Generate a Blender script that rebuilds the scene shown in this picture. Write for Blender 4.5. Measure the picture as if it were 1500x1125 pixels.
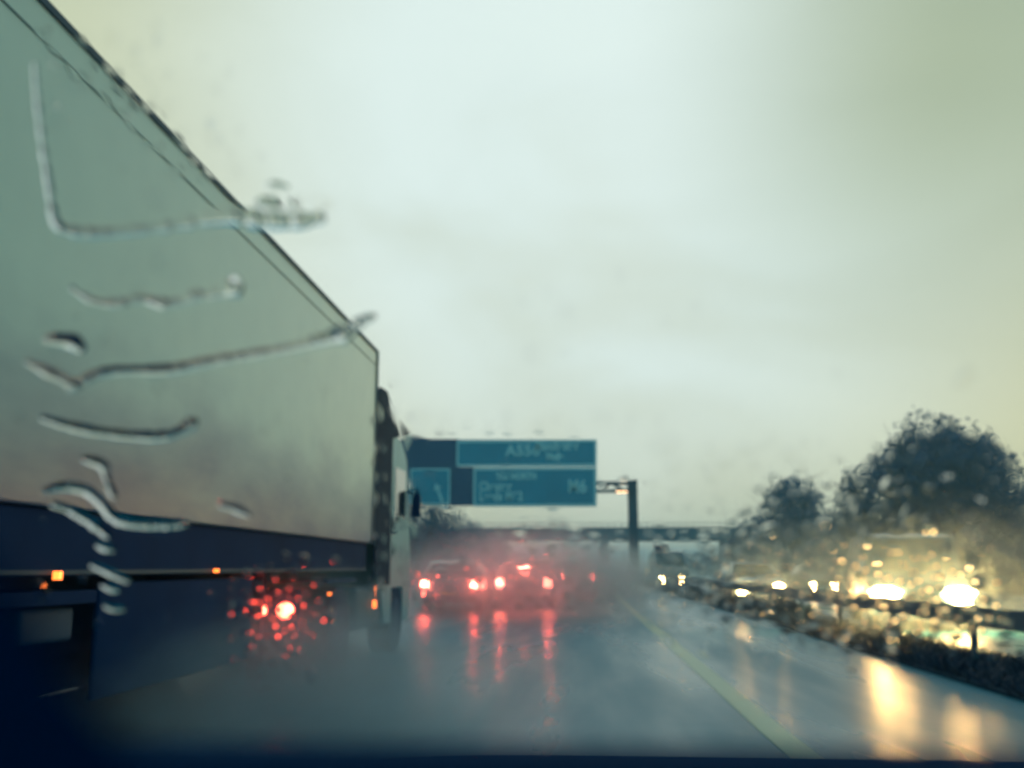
import bpy, bmesh, math, random
from mathutils import Vector, Matrix, Euler, noise
R = math.radians
rnd = random.Random(7)
for o in list(bpy.data.objects): bpy.data.objects.remove(o)
sc = bpy.context.scene
C = sc.collection

# ------------------------------------------------------------------ camera
EYE = Vector((0.0, 0.0, 1.25))
PITCH, YAW = R(10.85), R(4.15)
FPX = 1400.0                      # focal length in photo pixels (1500 wide)
cd = bpy.data.cameras.new('camera'); cam = bpy.data.objects.new('camera', cd); C.objects.link(cam)
cam.location = EYE; cam.rotation_euler = (R(90) + PITCH, 0, YAW)
cd.sensor_width = 36; cd.lens = 36 * FPX / 1500
cd.clip_start = 0.01; cd.clip_end = 5000
cd.dof.use_dof = True; cd.dof.focus_distance = 1.75; cd.dof.aperture_fstop = 3.5
sc.camera = cam
sc.render.resolution_x, sc.render.resolution_y = 1024, 768
ROT = Euler((R(90) + PITCH, 0, YAW)).to_matrix()
def ray(px, py):
    return (ROT @ Vector((px - 750, 562.5 - py, -FPX))).normalized()
def at(px, py, Y):                # the point seen at photo pixel (px, py), Y metres ahead
    d = ray(px, py); return EYE + d * (Y / d.y)
def atx(px, py, X):
    d = ray(px, py); return EYE + d * (X / d.x)

# ------------------------------------------------------------------ world: overcast sky
w = bpy.data.worlds.new('World'); sc.world = w; w.use_nodes = True
nt = w.node_tree; nt.nodes.clear()
def N(tree, t, **kw):
    n = tree.nodes.new(t)
    for k, v in kw.items(): setattr(n, k, v)
    return n
def mathn(tree, op, a, b=None, clamp=False):
    n = N(tree, 'ShaderNodeMath', operation=op, use_clamp=clamp)
    for i, v in enumerate((a, b)):
        if v is None: continue
        if isinstance(v, (int, float)): n.inputs[i].default_value = v
        else: tree.links.new(v, n.inputs[i])
    return n.outputs[0]
def mixc(tree, f, a, b, bt='MIX'):
    n = N(tree, 'ShaderNodeMix', data_type='RGBA', blend_type=bt)
    for s, v in ((n.inputs[0], f), (n.inputs[6], a), (n.inputs[7], b)):
        if isinstance(v, (int, float)): s.default_value = v
        elif isinstance(v, tuple): s.default_value = v if len(v) == 4 else (*v, 1)
        else: tree.links.new(v, s)
    return n.outputs[2]
def maprange(tree, v, a, b, c=0.0, d=1.0, smooth=True):
    n = N(tree, 'ShaderNodeMapRange', interpolation_type='SMOOTHSTEP' if smooth else 'LINEAR')
    tree.links.new(v, n.inputs[0])
    for i, x in enumerate((a, b, c, d)): n.inputs[i + 1].default_value = x
    return n.outputs[0]
tc = N(nt, 'ShaderNodeTexCoord'); sep = N(nt, 'ShaderNodeSeparateXYZ')
nt.links.new(tc.outputs['Generated'], sep.inputs[0])
X_, Y_, Z_ = sep.outputs
SUN_EL, SUN_AZ = R(26), R(2)      # where the cloud is thinnest, just right of straight ahead
sdir = Vector((math.sin(SUN_AZ) * math.cos(SUN_EL), math.cos(SUN_AZ) * math.cos(SUN_EL), math.sin(SUN_EL)))
dot = N(nt, 'ShaderNodeVectorMath', operation='DOT_PRODUCT'); nt.links.new(tc.outputs['Generated'], dot.inputs[0]); dot.inputs[1].default_value = sdir
mp = N(nt, 'ShaderNodeMapping'); nt.links.new(tc.outputs['Generated'], mp.inputs[0]); mp.inputs['Scale'].default_value = (1.0, 1.0, 2.0); mp.inputs['Rotation'].default_value = (0.1, 0.35, 0.2)
mp.inputs['Location'].default_value = (0.3, 0.1, 0.0)
nz = N(nt, 'ShaderNodeTexNoise'); nt.links.new(mp.outputs[0], nz.inputs['Vector']); nz.inputs['Scale'].default_value = 2.6; nz.inputs['Detail'].default_value = 3; nz.inputs['Roughness'].default_value = 0.45; nz.inputs['Distortion'].default_value = 0.4
front = maprange(nt, Y_, 0.0, 0.85)
low = (0.66, 0.665, 0.415); high = (0.60, 0.65, 0.45); back = (0.09, 0.36, 0.45)
col = mixc(nt, maprange(nt, Z_, 0.05, 0.5), low, high)
thin = maprange(nt, dot.outputs['Value'], 0.86, 0.995)
thin = mathn(nt, 'MULTIPLY', thin, maprange(nt, nz.outputs[0], 0.3, 0.62, 0.7, 1.05))
col = mixc(nt, thin, col, (0.73, 0.86, 0.83))
dark = mathn(nt, 'MULTIPLY', maprange(nt, X_, 0.03, 0.36), maprange(nt, Z_, 0.12, 0.46))

col = mixc(nt, dark, col, (0.41, 0.49, 0.35))
col = mixc(nt, 1.0, col, mixc(nt, maprange(nt, nz.outputs[0], 0.3, 0.7), (0.94, 0.95, 0.95), (1.04, 1.04, 1.03)), 'MULTIPLY')
col = mixc(nt, front, back, col)
sky = N(nt, 'ShaderNodeTexSky', sky_type='NISHITA'); sky.sun_disc = False; sky.sun_elevation = SUN_EL; sky.sun_rotation = SUN_AZ
skys = mixc(nt, 1.0, sky.outputs[0], (0.0012, 0.0012, 0.0012), 'MULTIPLY')     # the little clear-sky light that gets through
col = mixc(nt, 1.0, col, skys, 'ADD')
bg = N(nt, 'ShaderNodeBackground'); bg.inputs[1].default_value = 1.0
nt.links.new(col, bg.inputs[0])
out = N(nt, 'ShaderNodeOutputWorld'); nt.links.new(bg.outputs[0], out.inputs[0])

# ------------------------------------------------------------------ sun behind cloud
sl = bpy.data.lights.new('sun', 'SUN'); sl.energy = 0.5; sl.angle = R(70); sl.color = (0.92, 1.0, 0.86)
so = bpy.data.objects.new('sun', sl); C.objects.link(so); so.visible_transmission = False; so.rotation_euler = (-sdir).to_track_quat('-Z', 'Y').to_euler()

sc.view_settings.view_transform = 'Standard'; sc.view_settings.look = 'None'
sc.view_settings.exposure = 0.0; sc.view_settings.gamma = 1.0
cy = sc.cycles
cy.max_bounces = 10; cy.diffuse_bounces = 2; cy.glossy_bounces = 3; cy.transmission_bounces = 8; cy.transparent_max_bounces = 12
cy.volume_bounces = 0; cy.sample_clamp_indirect = 6.0; cy.sample_clamp_direct = 60.0
cy.caustics_reflective = False; cy.caustics_refractive = False
cy.use_denoising = True

# ------------------------------------------------------------------ materials
MATS = {}
def mat(name, col, rough=0.5, metal=0.0, spec=0.5, noise_amt=0.15, scale=6.0, bump=0.0, coat=0.0, emit=None, estr=0.0):
    if name in MATS: return MATS[name]
    m = bpy.data.materials.new(name); m.use_nodes = True; t = m.node_tree; b = t.nodes['Principled BSDF']
    b.inputs['Roughness'].default_value = rough; b.inputs['Metallic'].default_value = metal
    b.inputs['Specular IOR Level'].default_value = spec; b.inputs['Coat Weight'].default_value = coat
    tc = N(t, 'ShaderNodeTexCoord'); nz = N(t, 'ShaderNodeTexNoise'); t.links.new(tc.outputs['Object'], nz.inputs['Vector'])
    nz.inputs['Scale'].default_value = scale; nz.inputs['Detail'].default_value = 5
    lo = tuple(c * (1 - noise_amt) for c in col); hi = tuple(min(1, c * (1 + noise_amt)) for c in col)
    t.links.new(mixc(t, nz.outputs[0], lo, hi), b.inputs['Base Color'])
    if bump:
        bp = N(t, 'ShaderNodeBump'); bp.inputs['Strength'].default_value = bump; bp.inputs['Distance'].default_value = 0.02
        t.links.new(nz.outputs[0], bp.inputs['Height']); t.links.new(bp.outputs[0], b.inputs['Normal'])
    if emit:
        b.inputs['Emission Color'].default_value = (*emit, 1); b.inputs['Emission Strength'].default_value = estr
    MATS[name] = m
    return m
M_dark = mat('dark_metal', (0.001, 0.026, 0.085), 0.8, 0.0, 0.08, 0.4, 1.5)
M_rubber = mat('rubber', (0.003, 0.025, 0.075), 0.85, 0.0, 0.08)
M_rim = mat('rim', (0.008, 0.05, 0.12), 0.7, 0.0, 0.1)
M_trim = mat('interior_trim', (0.001, 0.045, 0.15), 0.9, spec=0.02)
M_steel = mat('galvanised_steel', (0.03, 0.08, 0.12), 0.6, 0.1, 0.2, bump=0.1)
M_gantry = mat('gantry_steel', (0.025, 0.065, 0.10), 0.6, 0.3)
M_glass = mat('vehicle_glass', (0.02, 0.035, 0.045), 0.06, 0.0, 0.8)
M_tail = mat('tail_lamp_lit', (0.5, 0.02, 0.01), 0.3, emit=(1.0, 0.10, 0.06), estr=150)
M_tail_big = mat('tail_lamp_bright', (0.5, 0.02, 0.01), 0.3, emit=(1.0, 0.13, 0.08), estr=420)
M_tail_near = mat('tail_lamp_near', (0.5, 0.02, 0.01), 0.3, emit=(1.0, 0.07, 0.035), estr=48)
M_tail_off = mat('tail_lamp_off', (0.3, 0.01, 0.01), 0.25)
M_amber = mat('amber_marker', (0.6, 0.15, 0.02), 0.3, emit=(1.0, 0.19, 0.03), estr=4)
M_head = mat('headlamp_lit', (0.8, 0.8, 0.8), 0.2, emit=(1.0, 0.58, 0.19), estr=480)
M_head_far = mat('headlamp_far', (0.8, 0.8, 0.8), 0.2, emit=(1.0, 0.60, 0.21), estr=300)
M_head_off = mat('headlamp_off', (0.5, 0.5, 0.5), 0.15)
M_signlamp = mat('sign_lamp_lit', (0.8, 0.6, 0.3), 0.3, emit=(1.0, 0.55, 0.25), estr=6)
M_blue = mat('sign_blue', (0.008, 0.33, 0.42), 0.45, scale=0.8, noise_amt=0.25)
M_board = mat('sign_backboard', (0.004, 0.06, 0.14), 0.6, scale=0.7, noise_amt=0.3)
M_white = mat('sign_white', (0.9, 0.92, 0.8), 0.5)
M_concrete = mat('bridge_concrete', (0.035, 0.07, 0.10), 0.8, scale=1.2, noise_amt=0.3, bump=0.2)
M_bark = mat('bark', (0.035, 0.05, 0.055), 0.9, scale=9, noise_amt=0.35)
M_plate = mat('number_plate', (0.5, 0.42, 0.08), 0.5)
M_platew = mat('number_plate_front', (0.55, 0.55, 0.5), 0.5)

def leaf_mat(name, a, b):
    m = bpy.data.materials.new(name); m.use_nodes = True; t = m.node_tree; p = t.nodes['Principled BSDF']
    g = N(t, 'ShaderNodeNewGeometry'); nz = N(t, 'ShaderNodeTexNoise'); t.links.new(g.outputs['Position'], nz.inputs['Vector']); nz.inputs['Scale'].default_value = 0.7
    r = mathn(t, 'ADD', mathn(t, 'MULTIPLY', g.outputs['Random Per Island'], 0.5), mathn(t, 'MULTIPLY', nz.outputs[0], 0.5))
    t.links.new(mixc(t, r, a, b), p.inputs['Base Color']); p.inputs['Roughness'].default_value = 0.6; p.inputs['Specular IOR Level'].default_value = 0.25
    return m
M_leaf = leaf_mat('foliage', (0.003, 0.040, 0.125), (0.010, 0.095, 0.19))  # blue of the distant haze is mixed into these leaf colours
M_grass = leaf_mat('long_grass', (0.001, 0.012, 0.045), (0.003, 0.022, 0.055))

# trailer side: pale painted panel with road grime towards the bottom
def trailer_mat():
    m = bpy.data.materials.new('trailer_panel'); m.use_nodes = True; t = m.node_tree; b = t.nodes['Principled BSDF']
    tc = N(t, 'ShaderNodeTexCoord'); sp = N(t, 'ShaderNodeSeparateXYZ'); t.links.new(tc.outputs['Object'], sp.inputs[0])
    mp = N(t, 'ShaderNodeMapping'); t.links.new(tc.outputs['Object'], mp.inputs[0]); mp.inputs['Scale'].default_value = (1, 0.5, 1.4)
    nz = N(t, 'ShaderNodeTexNoise'); t.links.new(mp.outputs[0], nz.inputs['Vector']); nz.inputs['Scale'].default_value = 1.3; nz.inputs['Detail'].default_value = 7
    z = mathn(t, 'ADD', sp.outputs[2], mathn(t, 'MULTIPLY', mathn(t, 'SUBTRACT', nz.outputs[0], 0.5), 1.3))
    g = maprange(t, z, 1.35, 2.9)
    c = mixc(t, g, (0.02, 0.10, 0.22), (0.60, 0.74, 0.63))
    fine = N(t, 'ShaderNodeTexNoise'); t.links.new(tc.outputs['Object'], fine.inputs['Vector']); fine.inputs['Scale'].default_value = 3; fine.inputs['Detail'].default_value = 6
    c = mixc(t, 1.0, c, mixc(t, fine.outputs[0], (0.86, 0.9, 0.9), (1.05, 1.05, 1.02)), 'MULTIPLY')
    t.links.new(c, b.inputs['Base Color']); b.inputs['Roughness'].default_value = 0.38
    return m
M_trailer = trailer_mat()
M_cab = mat('cab_paint', (0.14, 0.36, 0.41), 0.4, scale=2, coat=0.0, spec=.2)
M_fairing = mat('fairing_dark', (0.002, 0.026, 0.06), 0.8, spec=.08, scale=3, noise_amt=0.4)
M_navy = mat('navy_paint', (0.0008, 0.017, 0.055), 0.16, spec=0.0, coat=0.02)
M_navy.node_tree.nodes['Principled BSDF'].inputs['Coat Roughness'].default_value = 0.12

def road_mat(name, a, b_, r0, r1, bumpd=0.004, streak=True):
    m = bpy.data.materials.new(name); m.use_nodes = True; t = m.node_tree; b = t.nodes['Principled BSDF']
    g = N(t, 'ShaderNodeNewGeometry')
    mp = N(t, 'ShaderNodeMapping'); t.links.new(g.outputs['Position'], mp.inputs[0]); mp.inputs['Scale'].default_value = (1.0, 0.12 if streak else 1, 1)
    n1 = N(t, 'ShaderNodeTexNoise'); t.links.new(mp.outputs[0], n1.inputs['Vector']); n1.inputs['Scale'].default_value = 0.9; n1.inputs['Detail'].default_value = 4
    n2 = N(t, 'ShaderNodeTexNoise'); t.links.new(g.outputs['Position'], n2.inputs['Vector']); n2.inputs['Scale'].default_value = 60; n2.inputs['Detail'].default_value = 3
    n3 = N(t, 'ShaderNodeTexNoise'); t.links.new(g.outputs['Position'], n3.inputs['Vector']); n3.inputs['Scale'].default_value = 5; n3.inputs['Detail'].default_value = 3
    t.links.new(mixc(t, n1.outputs[0], a, b_), b.inputs['Base Color'])
    t.links.new(maprange(t, n1.outputs[0], 0.35, 0.65, r0, r1), b.inputs['Roughness'])
    h = mathn(t, 'ADD', mathn(t, 'MULTIPLY', n2.outputs[0], 0.25), mathn(t, 'MULTIPLY', n3.outputs[0], 1.0))
    bp = N(t, 'ShaderNodeBump'); bp.inputs['Strength'].default_value = 0.6; bp.inputs['Distance'].default_value = bumpd
    t.links.new(h, bp.inputs['Height']); t.links.new(bp.outputs[0], b.inputs['Normal'])
    b.inputs['Specular IOR Level'].default_value = 0.04
    return m
M_road = road_mat('wet_asphalt', (0.001, 0.115, 0.175), (0.003, 0.145, 0.205), 0.24, 0.42)
M_line = road_mat('wet_road_paint', (0.24, 0.29, 0.21), (0.44, 0.46, 0.34), 0.35, 0.5)
M_verge = road_mat('wet_grass', (0.002, 0.018, 0.045), (0.006, 0.035, 0.055), 0.8, 0.95, 0.03, False)

# ------------------------------------------------------------------ helpers
def tag(o, label=None, cat=None, group=None, kind=None):
    if label: o['label'] = label
    if cat: o['category'] = cat
    if group: o['group'] = group
    if kind: o['kind'] = kind
    return o
def empty(name, loc, rz=0.0):
    o = bpy.data.objects.new(name, None); C.objects.link(o); o.location = loc; o.rotation_euler = (0, 0, rz); o.empty_display_size = 0.2
    return o
class MB:
    def __init__(s): s.bm = bmesh.new()
    def box(s, x0, x1, y0, y1, z0, z1, bev=0.0):
        r = bmesh.ops.create_cube(s.bm, size=1.0)
        for v in r['verts']:
            v.co = Vector(((x0 + x1) / 2 + v.co.x * (x1 - x0), (y0 + y1) / 2 + v.co.y * (y1 - y0), (z0 + z1) / 2 + v.co.z * (z1 - z0)))
        if bev:
            es = list({e for v in r['verts'] for e in v.link_edges})
            bmesh.ops.bevel(s.bm, geom=es, offset=bev, segments=3, profile=0.5, affect='EDGES')
        return s
    def tube(s, p0, p1, r0, r1=None, seg=12):
        p0, p1 = Vector(p0), Vector(p1); r1 = r0 if r1 is None else r1
        d = p1 - p0
        mtx = Matrix.Translation((p0 + p1) / 2) @ d.to_track_quat('Z', 'Y').to_matrix().to_4x4()
        bmesh.ops.create_cone(s.bm, cap_ends=True, segments=seg, radius1=r0, radius2=r1, depth=d.length, matrix=mtx)
        return s
    def ball(s, c, r, sc_=(1, 1, 1), sub=2):
        bmesh.ops.create_icosphere(s.bm, subdivisions=sub, radius=r, matrix=Matrix.Translation(c) @ Matrix.Diagonal((*sc_, 1)))
        return s
    def poly(s, pts):
        vs = [s.bm.verts.new(p) for p in pts]; s.bm.faces.new(vs); return s
    def prism(s, pts, off):       # a flat outline given thickness
        a = [s.bm.verts.new(p) for p in pts]; b = [s.bm.verts.new(Vector(p) + Vector(off)) for p in pts]
        s.bm.faces.new(a); s.bm.faces.new(b[::-1]); n = len(a)
        for i in range(n): s.bm.faces.new((a[i], b[i], b[(i + 1) % n], a[(i + 1) % n]))
        return s
    def build(s, name, m, parent=None, smooth=False, loc=None):
        bmesh.ops.recalc_face_normals(s.bm, faces=s.bm.faces)
        me = bpy.data.meshes.new(name); s.bm.to_mesh(me); s.bm.free()
        if smooth:
            for p in me.polygons: p.use_smooth = True
            try: me.set_sharp_from_angle(angle=R(40))
            except Exception: pass
        o = bpy.data.objects.new(name, me); C.objects.link(o); me.materials.append(m)
        if parent: o.parent = parent
        if loc: o.location = loc
        return o

# ------------------------------------------------------------------ ground, roads
tag(MB().box(-900, 900, -60, 900, -0.5, -0.06).build('ground', M_verge), kind='structure')
def sheet(name, x0, x1, z, m, y0=-30, y1=700):
    b = MB(); n = 60
    rows = []
    for i in range(n + 1):
        y = y0 + (y1 - y0) * (i / n)
        rows.append((b.bm.verts.new((x0, y, z)), b.bm.verts.new((x1, y, z))))
    for i in range(n): b.bm.faces.new((rows[i][0], rows[i][1], rows[i + 1][1], rows[i + 1][0]))
    return tag(b.build(name, m), kind='structure')
ONC = -0.10
sheet('road', -12.6, 4.15, 0.0, M_road)
sheet('opposite_road', 5.7, 20.0, ONC, M_road).location.z = 0.075
tag(MB().box(4.15, 5.7, -30, 700, -0.05, 0.03).build('median_verge', M_verge), kind='structure')
M_worn = road_mat('worn_road_paint', (0.04, 0.15, 0.19), (0.10, 0.21, 0.22), 0.35, 0.5)
def marking(name, segs, x, wdt, z=0.004, m=None):
    b = MB()
    for y0, y1 in segs: b.poly([(x - wdt/2, y0, z), (x + wdt/2, y0, z), (x + wdt/2, y1, z), (x - wdt/2, y1, z)])
    return tag(b.build(name, m or M_line), kind='structure')
marking('edge_line', [(-20, 500)], 1.46, 0.22)
marking('lane_markings', [(i * 9.0 + 1.5, i * 9.0 + 3.5) for i in range(-2, 50)], -2.3, 0.15, m=M_worn)
marking('lane_markings_nearside', [(i * 9.0 + 1.5, i * 9.0 + 3.5) for i in range(-2, 50)], -5.95, 0.15, m=M_worn)
marking('edge_line_nearside', [(-20, 500)], -9.6, 0.2)
marking('edge_line_opposite', [(-20, 500)], 6.2, 0.2, -0.021)
marking('lane_markings_opposite', [(i * 9.0, i * 9.0 + 2) for i in range(-2, 50)], 9.8, 0.15, -0.021)
marking('lane_markings_opposite_far', [(i * 9.0, i * 9.0 + 2) for i in range(-2, 50)], 13.4, 0.15, -0.021)
# grassy banks either side
def bank(name, x0, x1, h, y0, y1):
    b = MB(); ny, nx = 60, 8; g = []
    for i in range(ny + 1):
        row = []
        for j in range(nx + 1):
            t = j / nx; x = x0 + (x1 - x0) * t; y = y0 + (y1 - y0) * i / ny
            z = -0.05 + h * (t * t * (3 - 2 * t)) + (0.35 * noise.noise(Vector((x * 0.3, y * 0.2, 0))) if j else 0)
            row.append(b.bm.verts.new((x, y, z)))
        g.append(row)
    for i in range(ny):
        for j in range(nx): b.bm.faces.new((g[i][j], g[i][j+1], g[i+1][j+1], g[i+1][j]))
    return tag(b.build(name, M_verge, smooth=True), kind='structure')
bank('bank_left', -12.8, -30, 3.5, -30, 420)
bank('bank_right', 20.4, 40, 1.6, -30, 420)

# ------------------------------------------------------------------ central steel barrier
bar = empty('crash_barrier', (4.9, 0, 0))
tag(bar, 'long grey steel crash barrier on posts between the two carriageways', 'crash barrier')
for y0 in range(-4, 240, 12):
    prof = [(0, .54), (.05, .56), (.05, .62), (0, .65), (.05, .68), (.05, .74), (0, .77), (-.03, .77), (-.03, .54)]
    MB().prism([(x - .02, y0, z) for x, z in prof], (0, 11.99, 0)).build('rail', M_steel, bar)
for i in range(-2, 76):
    MB().box(-.035, .03, i * 3.2 - .05, i * 3.2 + .05, -.1, .74).build('post', M_steel, bar)

# long wet grass growing through the central reserve
c = bmesh.new(); r = random.Random(31)
for i in range(26000):
    y = 8 + 90 * r.random() ** 1.6; x = r.uniform(4.2, 5.65)
    h = (.30 + .22 * noise.noise(Vector((x * 1.3, y * .5, 0)))) * r.uniform(.6, 1.3) * (.45 if y < 24 else 1); wd = .012 + y * .0006
    a = r.uniform(0, 6.28); dx, dy = math.cos(a) * wd, math.sin(a) * wd; lx_, ly_ = r.uniform(-.12, .12), r.uniform(-.12, .12)
    c.faces.new([c.verts.new((x - dx, y - dy, 0)), c.verts.new((x + dx, y + dy, 0)), c.verts.new((x + lx_ + dx * .5, y + ly_ + dy * .5, h * .7)), c.verts.new((x + lx_ * 1.7, y + ly_ * 1.7, h))])
me = bpy.data.meshes.new('grass'); c.to_mesh(me); c.free(); me.materials.append(M_grass)
o = bpy.data.objects.new('grass', me); C.objects.link(o); tag(o, kind='stuff')

# ------------------------------------------------------------------ vehicles
def wheel(parent, x, y, r, wd, side):
    t = MB().tube((x - wd/2, y, r), (x + wd/2, y, r), r, seg=28).build('tyre', M_rubber, parent, True)
    t.name = 'wheel'
    MB().tube((x + side * (wd/2 - .02), y, r), (x + side * (wd/2 + .012), y, r), r * .62, r * .55, 20).build('rim', M_rim, t, True)
    return t
PROF_CAR = [(-.50, .20), (-.495, .50), (-.485, .60), (-.455, .62), (-.36, .93), (-.30, .985), (-.10, 1.0), (.08, .985), (.25, .66), (.30, .62), (.44, .54), (.487, .46), (.50, .36), (.495, .20)]
PROF_VAN = [(-.50, .16), (-.498, .5), (-.49, .93), (-.47, .985), (-.30, 1.0), (.15, 1.0), (.22, .97), (.34, .58), (.37, .54), (.465, .45), (.495, .38), (.50, .28), (.495, .16)]
def vehicle(name, label, cat, L, W, H, paint, kind='car', heads=None, tails=None, group=None, lampz=None, lampw=.16, lamph=.12, lampsp=None):
    """A vehicle whose rear end is at local y=0 and whose front is at y=L."""
    t = tag(empty(name, (0, 0, 0)), label, cat, group)
    prof = PROF_CAR if kind == 'car' else PROF_VAN
    belt = .60 if kind == 'car' else .52
    b = MB(); sl_ = [-1, -.93, -.6, 0, .6, .93, 1]; rows = []
    for s in sl_:
        row = []
        for (py, pz) in prof:
            k = 1.0 if pz < belt else 1 - (.24 if kind == 'car' else .10) * (pz - belt) / (1 - belt)
            yy = py * (1 - .035 * abs(s) ** 3) ; zz = pz * (1 - (.012 * abs(s) ** 2 if pz > belt else 0))
            row.append(b.bm.verts.new((s * W/2 * k, (yy + .5) * L, zz * H)))
        rows.append(row)
    n = len(prof)
    for i in range(len(sl_) - 1):
        for j in range(n): b.bm.faces.new((rows[i][j], rows[i][(j+1) % n], rows[i+1][(j+1) % n], rows[i+1][j]))
    b.bm.faces.new(rows[0]); b.bm.faces.new(rows[-1][::-1])
    b.build('body', paint, t, True)
    def P(s, q, off=0.0):
        py, pz = q; k = 1.0 if pz < belt else 1 - (.24 if kind == 'car' else .10) * (pz - belt) / (1 - belt)
        return Vector((s * W/2 * k, (py + .5) * L, pz * H)) + Vector((0, off, abs(off) * .4))
    lerp = lambda a, b_, f: (a[0] + (b_[0] - a[0]) * f, a[1] + (b_[1] - a[1]) * f)
    if kind == 'car':
        ra, rb = lerp(prof[3], prof[4], .08), lerp(prof[3], prof[4], .95); fa, fb = lerp(prof[8], prof[7], .05), lerp(prof[8], prof[7], .93)
    else:
        ra, rb = (-.4975, .58), (-.492, .86); fa, fb = lerp(prof[7], prof[6], .05), lerp(prof[7], prof[6], .92)
    MB().prism([P(-.84, ra, -.012), P(.84, ra, -.012), P(.80, rb, -.012), P(-.80, rb, -.012)], (0, .01, 0)).build('rear_window', M_glass, t)
    MB().prism([P(-.86, fa, .012), P(.86, fa, .012), P(.82, fb, .012), P(-.82, fb, .012)], (0, -.01, 0)).build('windscreen', M_glass, t)
    for s in (-1, 1):
        q = [(-.34, .64), (.20, .66), (.07, .94), (-.28, .94)] if kind == 'car' else [(.12, .58), (.31, .58), (.21, .9), (.12, .9)]
        MB().prism([P(s * 1.006, p) for p in q], (s * .004, 0, 0)).build('side_window', M_glass, t)
        r = .31 if kind == 'car' else .34
        for yy in (.18, .82): wheel(t, s * (W/2 - .10), yy * L, r, .2, s)
        MB().ball((s * (W/2 + .09), .66 * L if kind == 'car' else .78 * L, .66 * H if kind == 'car' else .56 * H), .09, (1, .6, .8)).build('door_mirror', paint, t, True)
    lz = lampz if lampz else .52 * H
    sp = (lampsp if lampsp else W - .34) / 2
    for s in (-1, 1):
        # front lamps
        hl = MB(); ph = [(s * sp + lampw * math.cos(q * math.pi / 6), L * .985, lz + lamph * .56 * math.sin(q * math.pi / 6)) for q in range(12)]
        hl.prism(ph, (0, .045 + L * .011, 0)).build('headlight', heads or M_head_off, t)
        if heads: MB().box(s * sp - lampw * .6, s * sp + lampw * .6, L * .98, L + .05, lz - lamph * .5 - .2, lz - lamph * .5 - .1).build('glow_lamp', heads, t)  # added lamp, stands in for the glow below each lit headlight
        # rear lamps
        tz = .52 * H if kind == 'car' else .40 * H
        MB().box(s * (W/2 - .17) - .09, s * (W/2 - .17) + .09, -.02, .09, tz - .10, tz + .10).build('tail_lamp', tails or M_tail_off, t, True)
    MB().box(-W/2 * .9, W/2 * .9, -.045, .06, .26, .44, .03).build('bumper', M_dark, t, True)
    MB().box(-W/2 * .9, W/2 * .9, L - .07, L + .045, .22, .40, .03).build('bumper', M_dark, t, True)
    MB().box(-.26, .26, -.055, -.045, .46, .57).build('number_plate', M_plate, t)
    MB().box(-.26, .26, L + .045, L + .055, .26, .37).build('number_plate', M_platew, t)
    MB().box(-.42, .42, L * .985, L + .012, .42 * H if kind == 'car' else .27 * H, .50 * H if kind == 'car' else .34 * H).build('grille', M_dark, t)
    return t
P_silver = mat('silver_paint', (0.22, 0.28, 0.30), 0.3, 0.3, scale=1.5)
P_slate = mat('slate_paint', (0.04, 0.09, 0.13), 0.25, scale=1.5)
P_dark = mat('black_paint', (0.012, 0.03, 0.05), 0.2, scale=1.5)
P_white = mat('white_paint', (0.55, 0.62, 0.6), 0.3, scale=1.5)
GA = 'vehicles ahead on the same carriageway'; GO = 'oncoming vehicles with headlights on'
v = vehicle('car', 'silver car ahead of the white lorry with two separate red tail lamps', 'car', 4.2, 1.78, 1.46, P_silver, tails=M_tail, group=GA)
v.location = (at(658, 850, 28).x, 28, 0)
v = vehicle('car', 'car in mid road with a bright red clump of tail lamps and high brake light', 'car', 4.4, 1.82, 1.5, P_slate, tails=M_tail_big, group=GA)
v.location = (at(767, 850, 30).x, 30, 0)
MB().box(-.16, .16, -.02 + .25, .10 + .2, 1.22, 1.28, .01).build('brake_light', M_tail_big, v)
v = vehicle('car', 'small dark car farthest ahead, its roof a dark bar by the bridge pier', 'car', 4.2, 1.8, 1.5, P_dark, tails=M_tail, group=GA)
v.location = (at(846, 850, 50).x, 50, 0)

def onc(*a, px=0, Y=0, rot=math.pi, **k):
    v = vehicle(*a, **k); L = a[3]; f = at(px, 860, Y)
    v.location = (f.x + math.sin(rot) * L, Y - math.cos(rot) * L, -.025); v.rotation_euler.z = rot
    return v
onc('van', 'large van nearest on the oncoming side with huge dazzling headlights', 'van', 4.9, 1.98, 2.0, P_slate, 'van', px=1350, Y=20.5, rot=math.pi - .17, heads=M_head, lampz=.76, lampw=.33, lamph=.24, lampsp=1.42, group=GO)
onc('car', 'oncoming car with clustered cream headlights behind the nearest van', 'car', 4.3, 1.8, 1.45, P_silver, 'car', px=1114, Y=33, heads=M_head, lampz=.66, lampw=.17, lamph=.15, lampsp=1.2, group=GO)
onc('car', 'oncoming car in the far lane with two small separate headlights', 'car', 4.0, 1.7, 1.42, P_dark, 'car', px=1207, Y=46, heads=M_head_far, lampz=.50, lampw=.12, lamph=.13, lampsp=.95, group=GO)
lv = onc('van', 'distant oncoming van with two headlights and an amber lamp grid on its roof', 'van', 5.6, 2.0, 2.3, P_slate, 'van', px=985, Y=60, heads=M_head_far, lampz=.62, lampw=.15, lamph=.2, lampsp=1.15, group=GO)
lb = MB()
for k in range(5): lb.box(.12 + k * .17, .20 + k * .17, 3.85, 3.95, 2.33, 2.62)
lb.build('amber_lamp_grid', M_amber, lv)
MB().box(.08, .92, 3.96, 4.1, 2.25, 2.66).build('lamp_bracket', M_dark, lv)

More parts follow.
